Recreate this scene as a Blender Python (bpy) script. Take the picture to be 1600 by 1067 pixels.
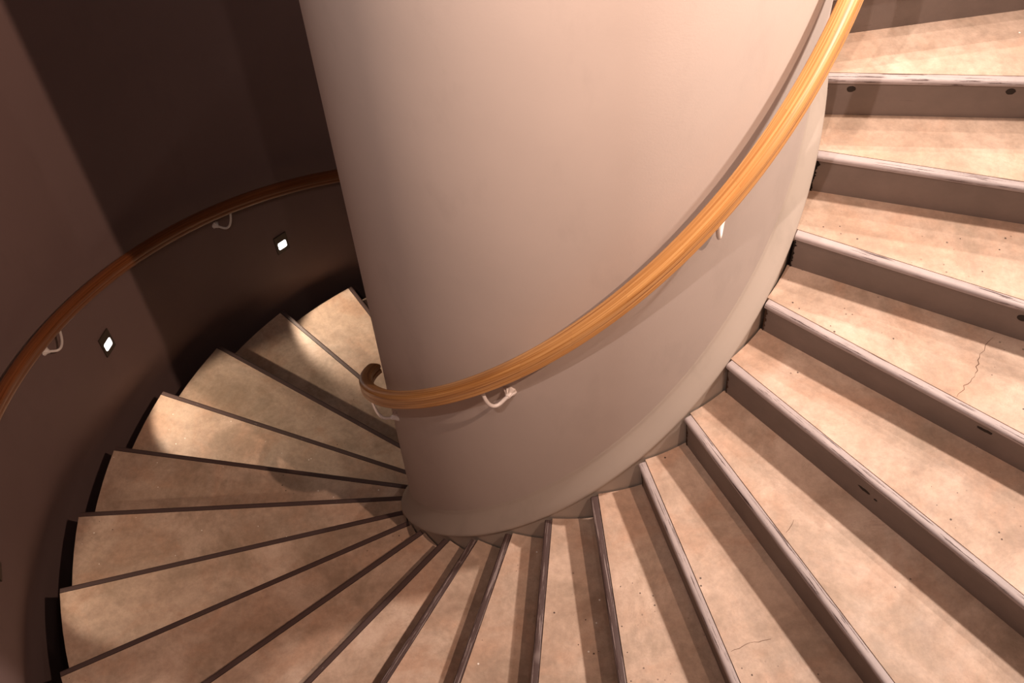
import bpy, bmesh, math, random
from math import sin, cos, pi, radians, sqrt
from mathutils import Vector, Matrix
for o in list(bpy.data.objects): bpy.data.objects.remove(o)
scene = bpy.context.scene
col = scene.collection
ZO = 7.4                      # height of the camera above the lowest floor

# ------------------------------------------------------------------ camera, world, lights, exposure
F_PX, PITCH, ROLL, YAW, DIST = 1884.43, 0.952704, -0.067865, -0.077351, 2.70736
fw = Vector((sin(YAW)*cos(PITCH), cos(YAW)*cos(PITCH), -sin(PITCH)))
r0 = Vector((cos(YAW), -sin(YAW), 0)); u0 = r0.cross(fw)
rt = cos(ROLL)*r0 + sin(ROLL)*u0; up = -sin(ROLL)*r0 + cos(ROLL)*u0
cd = bpy.data.cameras.new('camera'); cam = bpy.data.objects.new('camera', cd); col.objects.link(cam)
cd.sensor_width = 36; cd.lens = F_PX/1600*36; cd.clip_start = 0.02
bk = -fw
cam.matrix_world = Matrix(((rt.x, up.x, bk.x, 0), (rt.y, up.y, bk.y, -DIST), (rt.z, up.z, bk.z, ZO), (0, 0, 0, 1)))
scene.camera = cam
scene.view_settings.view_transform = 'Standard'; scene.view_settings.look = 'None'
scene.view_settings.gamma = 1; scene.view_settings.use_curve_mapping = False
scene.view_settings.exposure = 0.12
w = bpy.data.worlds.new('world'); scene.world = w; w.use_nodes = True
bg = w.node_tree.nodes['Background']; bg.inputs[0].default_value = (1.0, .62, .45, 1); bg.inputs[1].default_value = 0.012
WARM = (1.0, .75, .61)
def lamp(name, loc, watt, color=WARM, size=.02):
    l = bpy.data.lights.new(name, 'POINT'); l.energy = watt; l.color = color; l.shadow_soft_size = size
    o = bpy.data.objects.new(name, l); col.objects.link(o); o.location = (loc[0], loc[1], loc[2]+ZO); return o
def spot(name, loc, aim, watt, size, color, soft=.02, blend=1.0):
    l = bpy.data.lights.new(name, 'SPOT'); l.energy = watt; l.color = color; l.shadow_soft_size = soft
    l.spot_size = radians(size); l.spot_blend = blend
    o = bpy.data.objects.new(name, l); col.objects.link(o); o.location = (loc[0], loc[1], loc[2]+ZO)
    o.rotation_euler = (Vector(aim)-Vector(loc)).to_track_quat('-Z', 'Y').to_euler(); return o
spot('landing_light', (-.62, -2.62, .75), (.75, -.45, -.70), 330, 102, (1, .78, .70))
spot('landing_light', (.25, -2.30, .50), (-.60, -.60, -1.0), 60, 104, (1, .76, .66))
spot('landing_light', (1.22, -2.07, .35), (-2.2, .10, -2.60), 470, 92, (1, .66, .50))
spot('stair_light', (2.10, -.30, .10), (-.80, -1.80, -4.0), 540, 88, (1, .815, .715), .08)
spot('stair_light', (2.05, .62, .30), (.9, -1.2, -3.4), 100, 100, (1, .815, .715))
spot('stair_light', (1.55, 1.45, -.20), (1.3, -1.0, -3.2), 105, 90, (1, .815, .715))
spot('stair_light', (.60, 2.10, .25), (1.3, -1.0, -3.1), 165, 90, (1, .815, .715))

# ------------------------------------------------------------------ helpers
def mat(name, base, rough=.6, spec=.4):
    m = bpy.data.materials.new(name); m.use_nodes = True
    nt = m.node_tree; b = nt.nodes['Principled BSDF']
    b.inputs['Base Color'].default_value = (*base, 1); b.inputs['Roughness'].default_value = rough
    b.inputs['Specular IOR Level'].default_value = spec
    return m, nt, b
def N(nt, t, **kw):
    n = nt.nodes.new(t)
    for k, v in kw.items():
        if k in n.inputs.keys(): n.inputs[k].default_value = v
        else: setattr(n, k, v)
    return n
def noise(nt, vec, scale, detail=4, rough=.55, dist=0):
    n = N(nt, 'ShaderNodeTexNoise'); n.inputs['Scale'].default_value = scale
    n.inputs['Detail'].default_value = detail; n.inputs['Roughness'].default_value = rough; n.inputs['Distortion'].default_value = dist
    if vec is not None: nt.links.new(vec, n.inputs['Vector'])
    return n.outputs['Fac']
def ramp(nt, fac, stops):
    n = N(nt, 'ShaderNodeValToRGB'); e = n.color_ramp.elements
    while len(e) > 1: e.remove(e[-1])
    e[0].position = stops[0][0]; e[0].color = (*stops[0][1], 1) if len(stops[0][1]) == 3 else stops[0][1]
    for p, c in stops[1:]:
        q = e.new(p); q.color = (*c, 1) if len(c) == 3 else c
    nt.links.new(fac, n.inputs['Fac']); return n.outputs['Color']
def mix(nt, fac, a, b, mode='MIX'):
    n = N(nt, 'ShaderNodeMix', data_type='RGBA', blend_type=mode)
    for s, v in ((0, fac), (6, a), (7, b)):
        if hasattr(v, 'is_linked') or hasattr(v, 'links'): nt.links.new(v, n.inputs[s])
        elif isinstance(v, (int, float)): n.inputs[s].default_value = v
        else: n.inputs[s].default_value = (*v, 1)
    return n.outputs[2]
def mth(nt, op, a, b=None):
    n = N(nt, 'ShaderNodeMath', operation=op)
    for s, v in ((0, a), (1, b)):
        if v is None: continue
        if isinstance(v, (int, float)): n.inputs[s].default_value = v
        else: nt.links.new(v, n.inputs[s])
    return n.outputs[0]
def mapping(nt, src, scale=(1, 1, 1), loc=(0, 0, 0)):
    n = N(nt, 'ShaderNodeMapping'); n.inputs['Scale'].default_value = scale; n.inputs['Location'].default_value = loc
    nt.links.new(src, n.inputs['Vector']); return n.outputs[0]
def coords(nt): return N(nt, 'ShaderNodeTexCoord')
def bump(nt, b, height, strength=.2, dist=.01):
    n = N(nt, 'ShaderNodeBump'); n.inputs['Strength'].default_value = strength; n.inputs['Distance'].default_value = dist
    nt.links.new(height, n.inputs['Height']); nt.links.new(n.outputs[0], b.inputs['Normal'])
BW = lambda v: (v, v, v)

# plaster of the column and of the wall
def plaster(name, base, grime):
    m, nt, b = mat(name, base, .62, .25); o = coords(nt).outputs['Object']
    f = noise(nt, o, 1.3, 5, .6); c = ramp(nt, f, [(.3, tuple(x*.94 for x in base)), (.7, tuple(min(1, x*1.04) for x in base))])
    g = noise(nt, mapping(nt, o, (3, 3, 1.2)), 2.2, 6, .65)
    c = mix(nt, ramp(nt, g, [(.56, BW(0)), (.8, BW(grime))]), c, tuple(x*.72 for x in base))
    nt.links.new(c, b.inputs['Base Color'])
    bump(nt, b, noise(nt, o, 160, 3, .6), .06, .004)
    return m
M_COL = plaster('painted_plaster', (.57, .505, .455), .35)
M_SKIRT = plaster('olive_skirting_plaster', (.50, .44, .375), .5)  # a little darker and more olive than the shaft
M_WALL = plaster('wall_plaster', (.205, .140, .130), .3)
M_DARK, _, _ = mat('dark_concrete', (.05, .04, .033), .9, .1)

# worn stone treads
def tread_mat():
    m, nt, b = mat('worn_stone_tread', (.6, .5, .43), .48, .35)
    tc = coords(nt); o = tc.outputs['Object']; uv = tc.outputs['UV']
    f = noise(nt, o, 3.1, 7, .62, .6)
    c = ramp(nt, f, [(.25, (.28, .185, .13)), (.42, (.435, .312, .228)), (.60, (.56, .415, .315)), (.8, (.64, .49, .385))])
    # warm ochre patches, grey scuffs
    c = mix(nt, ramp(nt, noise(nt, mapping(nt, o, loc=(7, 3, 1)), 4.2, 5, .6, .8), [(.48, BW(0)), (.64, BW(.75))]), c, (.47, .30, .205))
    c = mix(nt, ramp(nt, noise(nt, mapping(nt, o, loc=(1, 9, 4)), 2.1, 6, .7, 1.2), [(.48, BW(0)), (.66, BW(.6))]), c, (.29, .215, .15))
    # faint trowel bands running along the step
    bnd = noise(nt, mapping(nt, uv, (1.2, 16, 1)), 1.0, 3, .5)
    c = mix(nt, .07, c, ramp(nt, bnd, [(.35, BW(.25)), (.65, BW(.95))]), 'OVERLAY')
    c = mix(nt, .22, c, ramp(nt, noise(nt, o, 38, 6, .7), [(.3, BW(.2)), (.7, BW(.85))]), 'OVERLAY')
    # thin veins
    vn = noise(nt, mapping(nt, o, loc=(3, 1, 8)), 2.6, 8, .7, 1.6)
    vv = mth(nt, 'ABSOLUTE', mth(nt, 'SUBTRACT', vn, .5))
    c = mix(nt, ramp(nt, vv, [(0.0, BW(.30)), (.008, BW(0))]), c, (.33, .24, .18))
    # pits in clusters and pale specks
    v = N(nt, 'ShaderNodeTexVoronoi'); v.inputs['Scale'].default_value = 46; nt.links.new(o, v.inputs['Vector'])
    rs = mth(nt, 'MULTIPLY', N(nt, 'ShaderNodeSeparateColor').outputs[0], 1.0)
    sc = nt.nodes.new('ShaderNodeSeparateColor'); nt.links.new(v.outputs['Color'], sc.inputs[0])
    size = mth(nt, 'MULTIPLY', sc.outputs[0], .16)
    pit = mth(nt, 'LESS_THAN', v.outputs['Distance'], size)
    cl = ramp(nt, noise(nt, mapping(nt, o, loc=(2, 5, 0)), 1.7, 3, .6), [(.55, BW(0)), (.60, BW(1))])
    pit = mth(nt, 'MULTIPLY', mth(nt, 'MULTIPLY', pit, cl), mth(nt, 'GREATER_THAN', sc.outputs[1], .35))
    c = mix(nt, pit, c, (.09, .055, .04))
    v2 = N(nt, 'ShaderNodeTexVoronoi'); v2.inputs['Scale'].default_value = 17; nt.links.new(o, v2.inputs['Vector'])
    sc2 = nt.nodes.new('ShaderNodeSeparateColor'); nt.links.new(v2.outputs['Color'], sc2.inputs[0])
    spk = mth(nt, 'MULTIPLY', mth(nt, 'LESS_THAN', v2.outputs['Distance'], .055), mth(nt, 'GREATER_THAN', sc2.outputs[2], .72))
    c = mix(nt, spk, c, (.86, .80, .72))
    nt.links.new(c, b.inputs['Base Color'])
    r = ramp(nt, noise(nt, o, 9, 4), [(.3, BW(.42)), (.7, BW(.62))]); nt.links.new(r, b.inputs['Roughness'])
    bump(nt, b, noise(nt, o, 60, 5, .65), .22, .005)
    return m
M_TREAD = tread_mat()

# painted risers and nosings with chips (uv: x along the step in metres, y along the profile in metres)
def paint_mat(name, base, chip_lo, chip_hi, streak):
    m, nt, b = mat(name, base, .5, .3)
    tc = coords(nt); uv = tc.outputs['UV']; o = tc.outputs['Object']
    c = ramp(nt, noise(nt, o, 6, 6, .65), [(.3, tuple(x*.86 for x in base)), (.7, tuple(min(1, x*1.1) for x in base))])
    g = noise(nt, mapping(nt, uv, (4.5, 150, 1)), 1.0, 6, .7, .15)
    reg = noise(nt, mapping(nt, o, loc=(4, 4, 4)), 2.4, 4, .6)
    ch = mth(nt, 'MULTIPLY', ramp(nt, g, [(chip_lo, BW(0)), (chip_lo+.015, BW(1))]), ramp(nt, reg, [(chip_hi, BW(0)), (chip_hi+.06, BW(1))]))
    c = mix(nt, ch, c, (.085, .055, .05))
    g2 = noise(nt, mapping(nt, uv, (26, 180, 1), (5, 5, 0)), 1.0, 4, .6)
    c = mix(nt, ramp(nt, g2, [(.70, BW(0)), (.72, BW(streak))]), c, (.70, .62, .57))
    nt.links.new(c, b.inputs['Base Color'])
    bump(nt, b, mth(nt, 'SUBTRACT', noise(nt, o, 40, 4, .6), ch), .18, .004)
    return m
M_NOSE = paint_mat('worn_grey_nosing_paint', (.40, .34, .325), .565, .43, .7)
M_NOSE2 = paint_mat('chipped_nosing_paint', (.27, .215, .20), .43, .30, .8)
M_NOSE3 = paint_mat('dark_chipped_nosing', (.11, .072, .054), .37, .22, .6)  # darkest base and densest chips, for the steps further down
M_RISER = paint_mat('grey_riser_paint', (.20, .158, .136), .66, .56, .0)

# laminated wood of the rails (uv: x along the rail, y around it)
def wood_mat(name, a, bcol, cdark):
    m, nt, b = mat(name, a, .34, .5)
    uv = coords(nt).outputs['UV']
    st = noise(nt, mapping(nt, uv, (1.6, 150, 1)), 1.0, 5, .6)
    c = ramp(nt, st, [(.30, cdark), (.46, a), (.62, bcol), (.75, tuple(min(1, x*1.15) for x in bcol))])
    # board pieces of the lamination: long thin bricks of slightly different tone
    br = N(nt, 'ShaderNodeTexBrick'); nt.links.new(mapping(nt, uv, (1, 1, 1)), br.inputs['Vector'])
    br.inputs['Scale'].default_value = 1.0; br.inputs['Brick Width'].default_value = .42; br.inputs['Row Height'].default_value = .0075
    br.inputs['Mortar Size'].default_value = .0004; br.inputs['Color1'].default_value = (.72, .62, .55, 1); br.inputs['Color2'].default_value = (1.0, 1.0, 1.0, 1)
    br.inputs['Mortar'].default_value = (.42, .25, .15, 1)
    c = mix(nt, .5, c, br.outputs['Color'], 'MULTIPLY')
    nt.links.new(c, b.inputs['Base Color']); b.inputs['Coat Weight'].default_value = .22; b.inputs['Coat Roughness'].default_value = .28
    return m
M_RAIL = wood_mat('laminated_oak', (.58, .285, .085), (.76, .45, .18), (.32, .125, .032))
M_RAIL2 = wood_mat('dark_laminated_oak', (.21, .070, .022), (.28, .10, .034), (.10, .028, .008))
M_WHITE, _, _ = mat('white_enamel', (.80, .75, .70), .32, .5)
M_PLATE, _, _ = mat('dark_bronze_plate', (.045, .030, .022), .45, .4)
M_CRACK, _, _ = mat('crack_dirt', (.13, .075, .05), .8, .1)
M_HOLE, _, _ = mat('dark_plug', (.030, .022, .018), .7, .2)
M_LENS, nt, b = mat('lit_lens', (.9, .9, .9), .3)
b.inputs['Emission Color'].default_value = (1, .97, .93, 1); b.inputs['Emission Strength'].default_value = 9

def link(name, bm, m, parent=None, smooth=False):
    me = bpy.data.meshes.new(name); bmesh.ops.recalc_face_normals(bm, faces=bm.faces[:]); bm.to_mesh(me); bm.free()
    for mm in (m if isinstance(m, (list, tuple)) else [m]): me.materials.append(mm)
    if smooth:
        for p in me.polygons: p.use_smooth = True
    o = bpy.data.objects.new(name, me); col.objects.link(o)
    if parent: o.parent = parent
    return o
def autosmooth(o, ang=35):
    m = o.data
    for p in m.polygons: p.use_smooth = True
    bm = bmesh.new(); bm.from_mesh(m)
    for e in bm.edges:
        if len(e.link_faces) == 2 and e.calc_face_angle(0) > radians(ang): e.smooth = False
    bm.to_mesh(m); bm.free(); return o
def thing(name, label, cat, loc=(0, 0, 0), group=None):
    o = bpy.data.objects.new(name, None); col.objects.link(o); o.location = loc; o.empty_display_size = .1
    o['label'] = label; o['category'] = cat
    if group: o['group'] = group
    return o

# ------------------------------------------------------------------ the helix
RIN, ROUT, TW, RC, RW = .77358, 2.2910, .00778, .7141, 2.3777
RISE, DTH, TH0, Z1 = .17, .203136, -.041513, -2.45707
K0, K1 = -5, 26
CORR = {0: [0.0014, -0.0119, -0.0018], 1: [0.0041, 0.002, 0.0033], 2: [-0.0132, 0.0061, 0.0012], 3: [-0.0077, 0.0023, 0.0002], 4: [-0.0108, 0.0097, 0.0111], 5: [-0.0003, -0.0005, 0.0006], 6: [0.002, -0.0015, -0.0126], 7: [-0.0026, -0.0021, -0.0097], 8: [-0.0063, 0.0049, -0.0103], 9: [0.0003, 0.0011, -0.0061], 10: [0.0072, -0.0014, 0.0002], 11: [0.0176, 0.0043, 0.0057], 12: [-0.0052, 0.0029, 0.0008], 13: [-0.0007, -0.0061, -0.0025], 14: [0.0089, -0.0059, -0.0009], 15: [0.0012, -0.0038, 0.006], 16: [0.007, -0.0016, 0.0027], 17: [0.01, 0.002, -0.0009], 18: [0.0023, 0.0031, 0.0032], 19: [-0.0024, 0.0025, -0.0001]}
def th(k): return TH0 - DTH*k
def zk(k): return Z1 - RISE*k + ZO
def zs(k): return zk(k) + CORR.get(k, (0, 0, 0))[2]
def pol(r, t, z): return Vector((r*cos(t), r*sin(t), z))
def edge(k):
    c = CORR.get(k, (0, 0, 0)); a = pol(RIN, th(k)+c[0], 0); b = pol(ROUT, th(k)+TW+c[1], 0)
    e = (b-a).normalized(); n = Vector((-e.y, e.x, 0))      # n points upstairs
    return a, b, e, n
def on_circle(k, a_off, R):
    """point where the nosing line of step k, moved a_off upstairs, meets the circle of radius R"""
    a, b, e, n = edge(k); p0 = a + n*a_off
    B = p0.dot(e); C = p0.dot(p0) - R*R
    t = -B + sqrt(max(B*B-C, 0)); return p0 + e*t
RAKE = .026

def sweep(bm, uvl, prof, ends, closed=True):
    """prof: list of (a, z); ends(a) -> (inner point, outer point); builds a bar with n cuts along it"""
    NS = 14; rows = []
    arc = [0]
    for i in range(1, len(prof)): arc.append(arc[-1] + math.dist(prof[i], prof[i-1]))
    for (a, z) in prof:
        p, q = ends(a); rows.append([bm.verts.new((*(p.lerp(q, i/NS)).xy, z)) for i in range(NS+1)])
    L = (ends(0)[1]-ends(0)[0]).length
    n = len(prof); per = arc[-1] + math.dist(prof[-1], prof[0])
    for j in range(n if closed else n-1):
        j2 = (j+1) % n; v0 = arc[j]; v1 = arc[j2] if j2 else per
        for i in range(NS):
            f = bm.faces.new((rows[j][i], rows[j][i+1], rows[j2][i+1], rows[j2][i]))
            for lp, (uu, vv) in zip(f.loops, ((i, v0), (i+1, v0), (i+1, v1), (i, v1))): lp[uvl].uv = (uu/NS*L + 3.1*ends(0)[0].x, vv + ends(0)[0].y)
    if closed:
        bm.faces.new([r[0] for r in rows]); bm.faces.new([r[-1] for r in rows])

# ------------------------------------------------------------------ staircase
stair = thing('spiral_staircase', 'spiral staircase of worn pinkish stone steps with grey painted risers winding around the round column', 'staircase', (0, 0, 0))
def crack_strip(bm, pts, wdt):
    top = []
    for i, p in enumerate(pts):
        d = (pts[min(i+1, len(pts)-1)] - pts[max(i-1, 0)]).normalized(); n = Vector((-d.y, d.x, 0))*wdt*(.3+.7*sin(pi*(i+.3)/len(pts)))
        top.append((bm.verts.new(p+n), bm.verts.new(p-n)))
    for (a, b), (c, d) in zip(top[:-1], top[1:]):
        f = bm.faces.new((a, b, d, c)); f.material_index = 1
def make_step(k):
    z = zs(k); zb = zs(k-1); zn = zs(k+1)
    # tread: from behind the nosing strip to the riser of the step above
    bm = bmesh.new(); uvl = bm.loops.layers.uv.new('UV')
    NR, NA = 16, 5
    F0 = .0275
    def tp(i, j, zz):
        R0, R1 = .7600, ROUT
        f1, f2 = on_circle(k, F0, R0), on_circle(k, F0, R1); g1, g2 = on_circle(k-1, RAKE, R0), on_circle(k-1, RAKE, R1)
        s = i/NR; t = j/NA
        if i == 0 or i == NR:                       # keep the ends on the circles
            R = R0 if i == 0 else R1; p, q = (f1, g1) if i == 0 else (f2, g2)
            v = p.lerp(q, t); v = v.normalized()*R
        else:
            a0 = f1.lerp(g1, t).normalized()*R0; a1 = f2.lerp(g2, t).normalized()*R1; v = a0.lerp(a1, s)
        return Vector((v.x, v.y, zz))
    T = [[bm.verts.new(tp(i, j, z)) for j in range(NA+1)] for i in range(NR+1)]
    B = [[bm.verts.new(tp(i, j, z-.055)) for j in range(NA+1)] for i in range(NR+1)]
    a, b, e, n = edge(k)
    def uvf(v): return ((v.co.xy-a.xy).dot(e.xy)+k*.37, (v.co.xy-a.xy).dot(n.xy)+k*.61)
    for G in (T, B):
        for i in range(NR):
            for j in range(NA):
                f = bm.faces.new((G[i][j], G[i+1][j], G[i+1][j+1], G[i][j+1]))
                for lp in f.loops: lp[uvl].uv = uvf(lp.vert)
    def wall(u, l):
        for i in range(len(u)-1): bm.faces.new((u[i], u[i+1], l[i+1], l[i]))
    wall(T[0], B[0]); wall(T[-1], B[-1]); wall([r[0] for r in T], [r[0] for r in B]); wall([r[-1] for r in T], [r[-1] for r in B])
    rnd = random.Random(k*7+1)
    def at(s, d): return Vector((*(a + e*s + n*d).xy, z+.0004))
    def crack(p0, p1, nseg, jit, wd):
        pts = []
        for i in range(nseg+1):
            t = i/nseg; q = p0.lerp(p1, t); o2 = (p1-p0).normalized(); q = q + Vector((-o2.y, o2.x, 0))*rnd.uniform(-jit, jit)*(0 < i < nseg); pts.append(q)
        crack_strip(bm, pts, wd)
    mats = [M_TREAD, M_CRACK]
    if k in CRACKS:
        for c in CRACKS[k]: crack(pixel_on(c[0], z+.0004), pixel_on(c[1], z+.0004), c[2], c[3], c[4])
    t = link('step', bm, mats, stair)
    # riser, leaning back under the nosing down to the tread below
    bm = bmesh.new(); uvl = bm.loops.layers.uv.new('UV')
    ends = lambda aa: (on_circle(k, aa, .7674), on_circle(k, aa, ROUT-.0005))
    sweep(bm, uvl, [(.010, z-.022), (RAKE-.002, zn+.0005), (RAKE+.020, zn+.0005), (.034, z-.056), (.0268, z-.0555), (.0268, z-.022)], ends)
    r = link('riser', bm, M_RISER, t)
    # nosing: rounded painted edge strip
    bm = bmesh.new(); uvl = bm.loops.layers.uv.new('UV')
    prof = [(.0245, z+.0006)] + [(.011-.011*sin(q), z-.0105+.0111*cos(q)) for q in [i*pi/2/5 for i in range(6)]] + [(.0012, z-.019), (.006, z-.0222), (.0265, z-.0218), (.0265, z-.006), (.0248, z-.004)]
    sweep(bm, uvl, prof, ends)
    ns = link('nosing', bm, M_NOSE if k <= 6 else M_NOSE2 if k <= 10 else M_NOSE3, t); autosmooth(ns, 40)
    return t
def pixel_on(q, z):
    d = fw + rt*((q[0]-800)/F_PX) - up*((q[1]-533.5)/F_PX); c = Vector((0, -DIST, ZO)); return c + d*((z-c.z)/d.z)
CRACKS = {3: [((1552, 527), (1531, 553), 4, .004, .0008), ((1531, 553), (1524, 583), 6, .005, .0014), ((1524, 583), (1495, 620), 9, .005, .0009)],
          5: [((1240, 812), (1228, 832), 4, .003, .0008)], 6: [((1142, 1018), (1172, 1004), 5, .003, .0008), ((1172, 1004), (1205, 998), 5, .003, .0008)]}
steps = {k: make_step(k) for k in range(K0, K1+1)}
# dark plugs and gouges on three risers
def on_riser(k, q):
    """the point of riser k that the given sight line meets"""
    a, b, e, n = edge(k); c = Vector((0, -DIST, ZO)); d = fw + rt*((q[0]-800)/F_PX) - up*((q[1]-533.5)/F_PX)
    h = zs(k)-.022-zs(k+1); P0 = Vector((*(a+n*.010).xy, zs(k)-.022)); P1 = Vector((*(a+n*(RAKE-.002)).xy, zs(k+1)))
    nn = e.cross(P1-P0).normalized(); t = (P0-c).dot(nn)/d.dot(nn); return c + d*t, nn if nn.dot(d) < 0 else -nn, e
def plug(k, q, rx, rz, name, jag=0):
    p, nn, e = on_riser(k, q); v = nn.cross(e).normalized(); bm = bmesh.new(); rnd = random.Random(int(q[0])); rings = []
    for (s, off) in ((1.0, -.001), (1.0, .0008), (.82, .0016)):
        rr = random.Random(int(q[0]))
        rings.append([bm.verts.new(p + e*(rx*s*cos(i*2*pi/18)*(1+jag*rr.uniform(-1, .6))) + v*(rz*s*sin(i*2*pi/18)*(1+jag*rr.uniform(-1, .6))) + nn*off) for i in range(18)])
    for A, B in zip(rings[:-1], rings[1:]):
        for i in range(18): bm.faces.new((A[i], A[(i+1) % 18], B[(i+1) % 18], B[i]))
    bm.faces.new(rings[0]); bm.faces.new(rings[-1]); link(name, bm, M_HOLE, steps[k])
plug(0, (1330, 139), .0135, .0125, 'bolt_hole', .1); plug(0, (1579, 143), .0145, .0135, 'bolt_hole', .1); plug(2, (1598, 497), .016, .015, 'bolt_hole')
plug(3, (1538, 672), .026, .0075, 'paint_chip', .3); plug(4, (1350, 765), .024, .0075, 'paint_chip', .3); plug(4, (1368, 781), .006, .004, 'paint_chip', .3)

# ragged dark joint where the risers meet the column
for k in range(-1, 8):
    a, b, e, n = edge(k); rnd = random.Random(k+40); bm = bmesh.new(); NJ = 22; prev = None
    p_in = on_circle(k, .010, .7690); p_lo = on_circle(k, RAKE-.002, .7690)
    for i in range(NJ+1):
        t = i/NJ; c = p_in.lerp(p_lo, t); z = zs(k)-.022 + (zs(k+1)-zs(k)+.022)*t
        wd = .001 + .011*abs(rnd.gauss(0, .6))*(1-.5*t)
        A = bm.verts.new((*(c-e*.001-n*.0011).xy, z)); B = bm.verts.new((*(c+e*wd-n*.0011).xy, z))
        if prev: bm.faces.new((prev[0], prev[1], B, A))
        prev = (A, B)
    bmesh.ops.solidify(bm, geom=bm.faces[:], thickness=.0008)
    link('ragged_joint', bm, M_CRACK if k > 2 else M_HOLE, steps[k])

# ------------------------------------------------------------------ column with its helical skirting
def helix_sweep(bm, uvl, prof, ka, kb, dk=.25, closed=True, caps=True):
    n = int(round((kb-ka)/dk)); rows = []
    arc = [0]
    for i in range(1, len(prof)): arc.append(arc[-1] + math.dist(prof[i], prof[i-1]))
    per = arc[-1] + math.dist(prof[-1], prof[0])
    for i in range(n+1):
        k = ka + (kb-ka)*i/n; rows.append([bm.verts.new(pol(r, th(k), zk(k)+hh)) for r, hh in prof])
    m = len(prof); R0 = prof[0][0]; seg = sqrt((R0*DTH)**2 + RISE**2)*(kb-ka)/n
    for i in range(n):
        for j in range(m if closed else m-1):
            j2 = (j+1) % m; v1 = arc[j2] if j2 else per
            f = bm.faces.new((rows[i][j], rows[i][j2], rows[i+1][j2], rows[i+1][j]))
            for lp, uv in zip(f.loops, ((i*seg, arc[j]), (i*seg, v1), ((i+1)*seg, v1), ((i+1)*seg, arc[j]))): lp[uvl].uv = uv
    if closed and caps: bm.faces.new(rows[0]); bm.faces.new(rows[-1])
column = thing('column', 'thick round beige plastered column that the spiral stair winds around', 'column', (0, 0, 0))
bm = bmesh.new(); NS = 160
rings = [[bm.verts.new(pol(RC, i*2*pi/NS, z)) for i in range(NS)] for z in (0, 1.5, 3, 4.5, 6, 7.5, 9.0)]
for A, B in zip(rings[:-1], rings[1:]):
    for i in range(NS): bm.faces.new((A[i], A[(i+1) % NS], B[(i+1) % NS], B[i]))
bm.faces.new(rings[0]); bm.faces.new(rings[-1]); autosmooth(link('shaft', bm, M_COL, column), 40)
bm = bmesh.new(); uvl = bm.loops.layers.uv.new('UV')
helix_sweep(bm, uvl, [(.7100, .150), (.7150, .140), (.7160, .125), (.7200, .112), (.7340, .080), (.7500, .050), (.7640, .024), (.7665, .014), (.7650, .006), (.7560, .003), (.7540, -.05), (.7530, -.30), (.70, -.30), (.70, .12)], K0-.5, K1+.5)
autosmooth(link('skirting', bm, M_SKIRT, column), 50)

# ------------------------------------------------------------------ outer wall, landing
bm = bmesh.new()
KA, KB = K0+.6, K0+.6+2*pi/DTH-.6
prof = [(2.378, .26), (2.380, .20), (2.388, .14), (2.404, .07), (2.425, 0), (2.445, -.08), (2.46, -.20), (2.46, -1.0)]
n = 300; rows = []
def wall_top(k): return (ZO-1.60) if 3.2 <= k <= 13.4 else ZO+1.6
for i in range(n+1):
    k = KA + (KB-KA)*i/n; t = th(k); row = []
    zt = wall_top(k)
    row.append(pol(2.56, t, zt)); row.append(pol(RW, t, zt))
    for j in range(1, 6): row.append(pol(RW, t, zt + (zk(k)+.26-zt)*j/6))
    row += [pol(r, t, zk(k)+hh) for r, hh in prof]
    row.append(pol(2.56, t, zk(k)-1.0)); rows.append([bm.verts.new(v) for v in row])
for A, B in zip(rows[:-1], rows[1:]):
    for j in range(len(A)): bm.faces.new((A[j], A[(j+1) % len(A)], B[(j+1) % len(A)], B[j]))
bm.faces.new(rows[0]); bm.faces.new(rows[-1])
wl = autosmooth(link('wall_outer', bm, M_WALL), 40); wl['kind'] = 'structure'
# floor of the lower level and upper landing slab with the ceiling above it
def disc(name, r0, r1, t0, t1, z0, z1, m, kind='structure'):
    bm = bmesh.new(); n = 72; R = []
    for i in range(n+1):
        t = t0 + (t1-t0)*i/n; R.append([bm.verts.new(pol(r0, t, z0)), bm.verts.new(pol(r1, t, z0)), bm.verts.new(pol(r1, t, z1)), bm.verts.new(pol(r0, t, z1))])
    for A, B in zip(R[:-1], R[1:]):
        for j in range(4): bm.faces.new((A[j], A[(j+1) % 4], B[(j+1) % 4], B[j]))
    if abs(t1-t0) < 6.28: bm.faces.new(R[0]); bm.faces.new(R[-1])
    else: bmesh.ops.remove_doubles(bm, verts=bm.verts[:], dist=1e-5)
    o = link(name, bm, m); o['kind'] = kind; return o
disc('floor', .001, 2.6, 0, 2*pi, -.12, 0, M_DARK)

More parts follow.
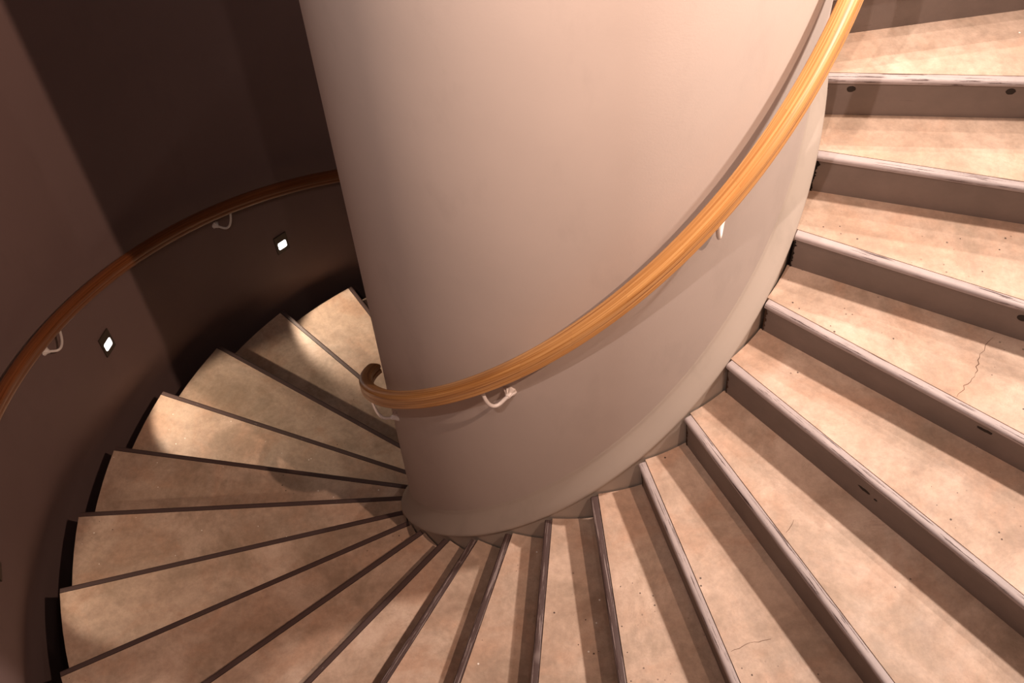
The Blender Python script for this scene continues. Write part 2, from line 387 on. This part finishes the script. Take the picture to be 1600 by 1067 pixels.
# ------------------------------------------------------------------ handrails
def rail_profile(rc, hc, inner):
    """moulded section, 50 mm wide and 68 mm deep; the grip groove runs on the wall side"""
    W, H = .025, .034; pts = []
    s = -1 if inner else 1       # direction of the wall from the rail: column rail -> wall at smaller radius
    base = [(-.92, -1.0), (.92, -1.0), (1.0, -.90), (1.0, -.25), (.86, -.12), (.86, .05), (1.0, .18), (1.0, .60), (.90, .82), (.62, .96), (.2, 1.0), (-.2, 1.0), (-.62, .96), (-.90, .82), (-1.0, .60), (-1.0, -.18), (-.985, -.22), (-1.0, -.26), (-1.0, -.88)]
    return [(rc + s*x*W, hc + y*H) for x, y in base]
def bracket(parent, kk, Rw, s, mount_h, rail_r, rail_bot, m=M_WHITE):
    """s=+1: rail lies outwards of the wall surface (column); s=-1: inwards (outer wall)"""
    t0 = th(kk); z0 = zk(kk)+mount_h; dt = -.066/rail_r*1.0
    bm = bmesh.new()
    nrm = Vector((cos(t0), sin(t0), 0))*s; tan = Vector((-sin(t0), cos(t0), 0)); zz = Vector((0, 0, 1)); c0 = pol(Rw, t0, z0)
    rings = []
    for (d, r, fl) in ((-.002, .021, 0), (.003, .021, .10), (.007, .017, .16), (.014, .0115, .12), (.022, .0085, .04), (.026, .0075, 0)):
        rings.append([bm.verts.new(c0 + nrm*d + (tan*cos(q)+zz*sin(q))*r*(1+fl*cos(9*q))) for q in [i*2*pi/54 for i in range(54)]])
    for A, B in zip(rings[:-1], rings[1:]):
        for i in range(54): bm.faces.new((A[i], A[(i+1) % 54], B[(i+1) % 54], B[i]))
    bm.faces.new(rings[0]); bm.faces.new(rings[-1])
    mount = bm
    kend = kk - dt/DTH
    te = th(kend); pe = pol(rail_r, te, rail_bot(kend)+.002)
    p0 = c0 + nrm*.022; q = (pe-c0).dot(tan)*tan; ctrl = [p0, c0+nrm*.034 + q*.25 - zz*.012, c0 + nrm*.054 + q*.50 - zz*.052, c0 + nrm*.072 + q*.80 - zz*.030, pe - zz*.016, pe]
    path = []
    def bz(P, t):
        P = list(P)
        while len(P) > 1: P = [a.lerp(b, t) for a, b in zip(P[:-1], P[1:])]
        return P[0]
    for i in range(19): path.append(bz(ctrl, i/18))
    bm2 = bmesh.new(); rr = []
    for i, pnt in enumerate(path):
        d = (path[min(i+1, 18)]-path[max(i-1, 0)]).normalized(); x = d.cross(Vector((.13, .21, 1))).normalized(); y = d.cross(x)
        rr.append([bm2.verts.new(pnt + (x*cos(q)+y*sin(q))*.0062) for q in [j*2*pi/14 for j in range(14)]])
    for A, B in zip(rr[:-1], rr[1:]):
        for j in range(14): bm2.faces.new((A[j], A[(j+1) % 14], B[(j+1) % 14], B[j]))
    bm2.faces.new(rr[0]); bm2.faces.new(rr[-1])
    br = link('bracket', bm2, m, parent); autosmooth(br, 60)
    autosmooth(link('wall_mount', mount, m, br), 50)
def handrail(name, label, rc, hc, inner, ka, kb, m, brackets, Rw, s):
    t = thing(name, label, 'handrail', (0, 0, 0))
    bm = bmesh.new(); uvl = bm.loops.layers.uv.new('UV'); helix_sweep(bm, uvl, rail_profile(rc, hc, inner), ka, kb, .125)
    autosmooth(link('grip', bm, m, t), 28)
    for kk, mh in brackets: bracket(t, kk, Rw, s, mh, rc, lambda q: zk(q)+hc-.034)
    return t
handrail('handrail', 'light laminated wood handrail curving around the beige column', .7858, 1.0302, True, K0, 15.6, M_RAIL, [(.45, .80), (4.60, .83), (8.73, .84), (12.9, .82)], RC, 1)
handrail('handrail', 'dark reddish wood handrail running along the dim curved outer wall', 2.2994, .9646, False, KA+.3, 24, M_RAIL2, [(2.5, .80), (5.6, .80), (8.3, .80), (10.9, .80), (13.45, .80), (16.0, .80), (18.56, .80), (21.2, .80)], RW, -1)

# ------------------------------------------------------------------ recessed step lights in the outer wall
def step_light(kc, zc, label, watt):
    t = thing('step_light', label, 'wall light', pol(RW, th(kc), zc+ZO), 'square step lights set in the outer wall')
    a = th(kc); R = Matrix(((-sin(a), 0, -cos(a)), (cos(a), 0, -sin(a)), (0, 1, 0)))   # x: along the wall, y: up, z: into the room
    def box(name, x0, x1, y0, y1, z0, z1, m, hole=None, r=.0):
        bm = bmesh.new()
        def loop(x0, x1, y0, y1, z, r):
            v = []
            for cx, cy, q0 in ((x1-r, y1-r, 0), (x0+r, y1-r, pi/2), (x0+r, y0+r, pi), (x1-r, y0+r, 3*pi/2)):
                for i in range(5): q = q0+i*pi/8; v.append(bm.verts.new(R @ Vector((cx+r*cos(q), cy+r*sin(q), z))))
            return v
        L = [loop(x0, x1, y0, y1, z0, r), loop(x0, x1, y0, y1, z1-.0015, r), loop(x0+.0015, x1-.0015, y0+.0015, y1-.0015, z1, r)]
        if hole:
            hx0, hx1, hy0, hy1, hr, hz = hole
            L += [loop(hx0, hx1, hy0, hy1, z1, hr), loop(hx0+.002, hx1-.002, hy0+.002, hy1-.002, hz, hr)]
        for A, B in zip(L[:-1], L[1:]):
            for i in range(20): bm.faces.new((A[i], A[(i+1) % 20], B[(i+1) % 20], B[i]))
        bm.faces.new(L[0]); bm.faces.new(L[-1]); o = link(name, bm, m, t); return o
    H = (-.030, .028, -.042, .018)
    box('plate', -.042, .042, -.071, .071, -.004, .007, M_PLATE, (H[0], H[1], H[2], H[3], .010, .003), r=.003)
    box('lens', H[0]+.003, H[1]-.003, H[2]+.003, H[3]-.003, .0032, .0068, M_LENS, r=.009)
    l = bpy.data.lights.new('step_light_beam', 'SPOT'); l.energy = watt; l.color = (1, .79, .60); l.shadow_soft_size = .02
    l.spot_size = radians(72); l.spot_blend = .35
    o = bpy.data.objects.new('step_light_beam', l); col.objects.link(o); o.parent = t
    o.location = R @ Vector((0, -.012, .012)); d = R @ Vector((-.16, -.70, .56)); o.rotation_euler = d.to_track_quat('-Z', 'Y').to_euler()
    return t
step_light(19.27, -5.270, 'small lit square step light in the dark wall nearest the column', 34)
step_light(16.72, -4.793, 'small lit square step light in the wall below the rail, between the other two lights', 30)
step_light(13.75, -4.318, 'step light cut off by the left photo edge, lowest on the wall', 8)
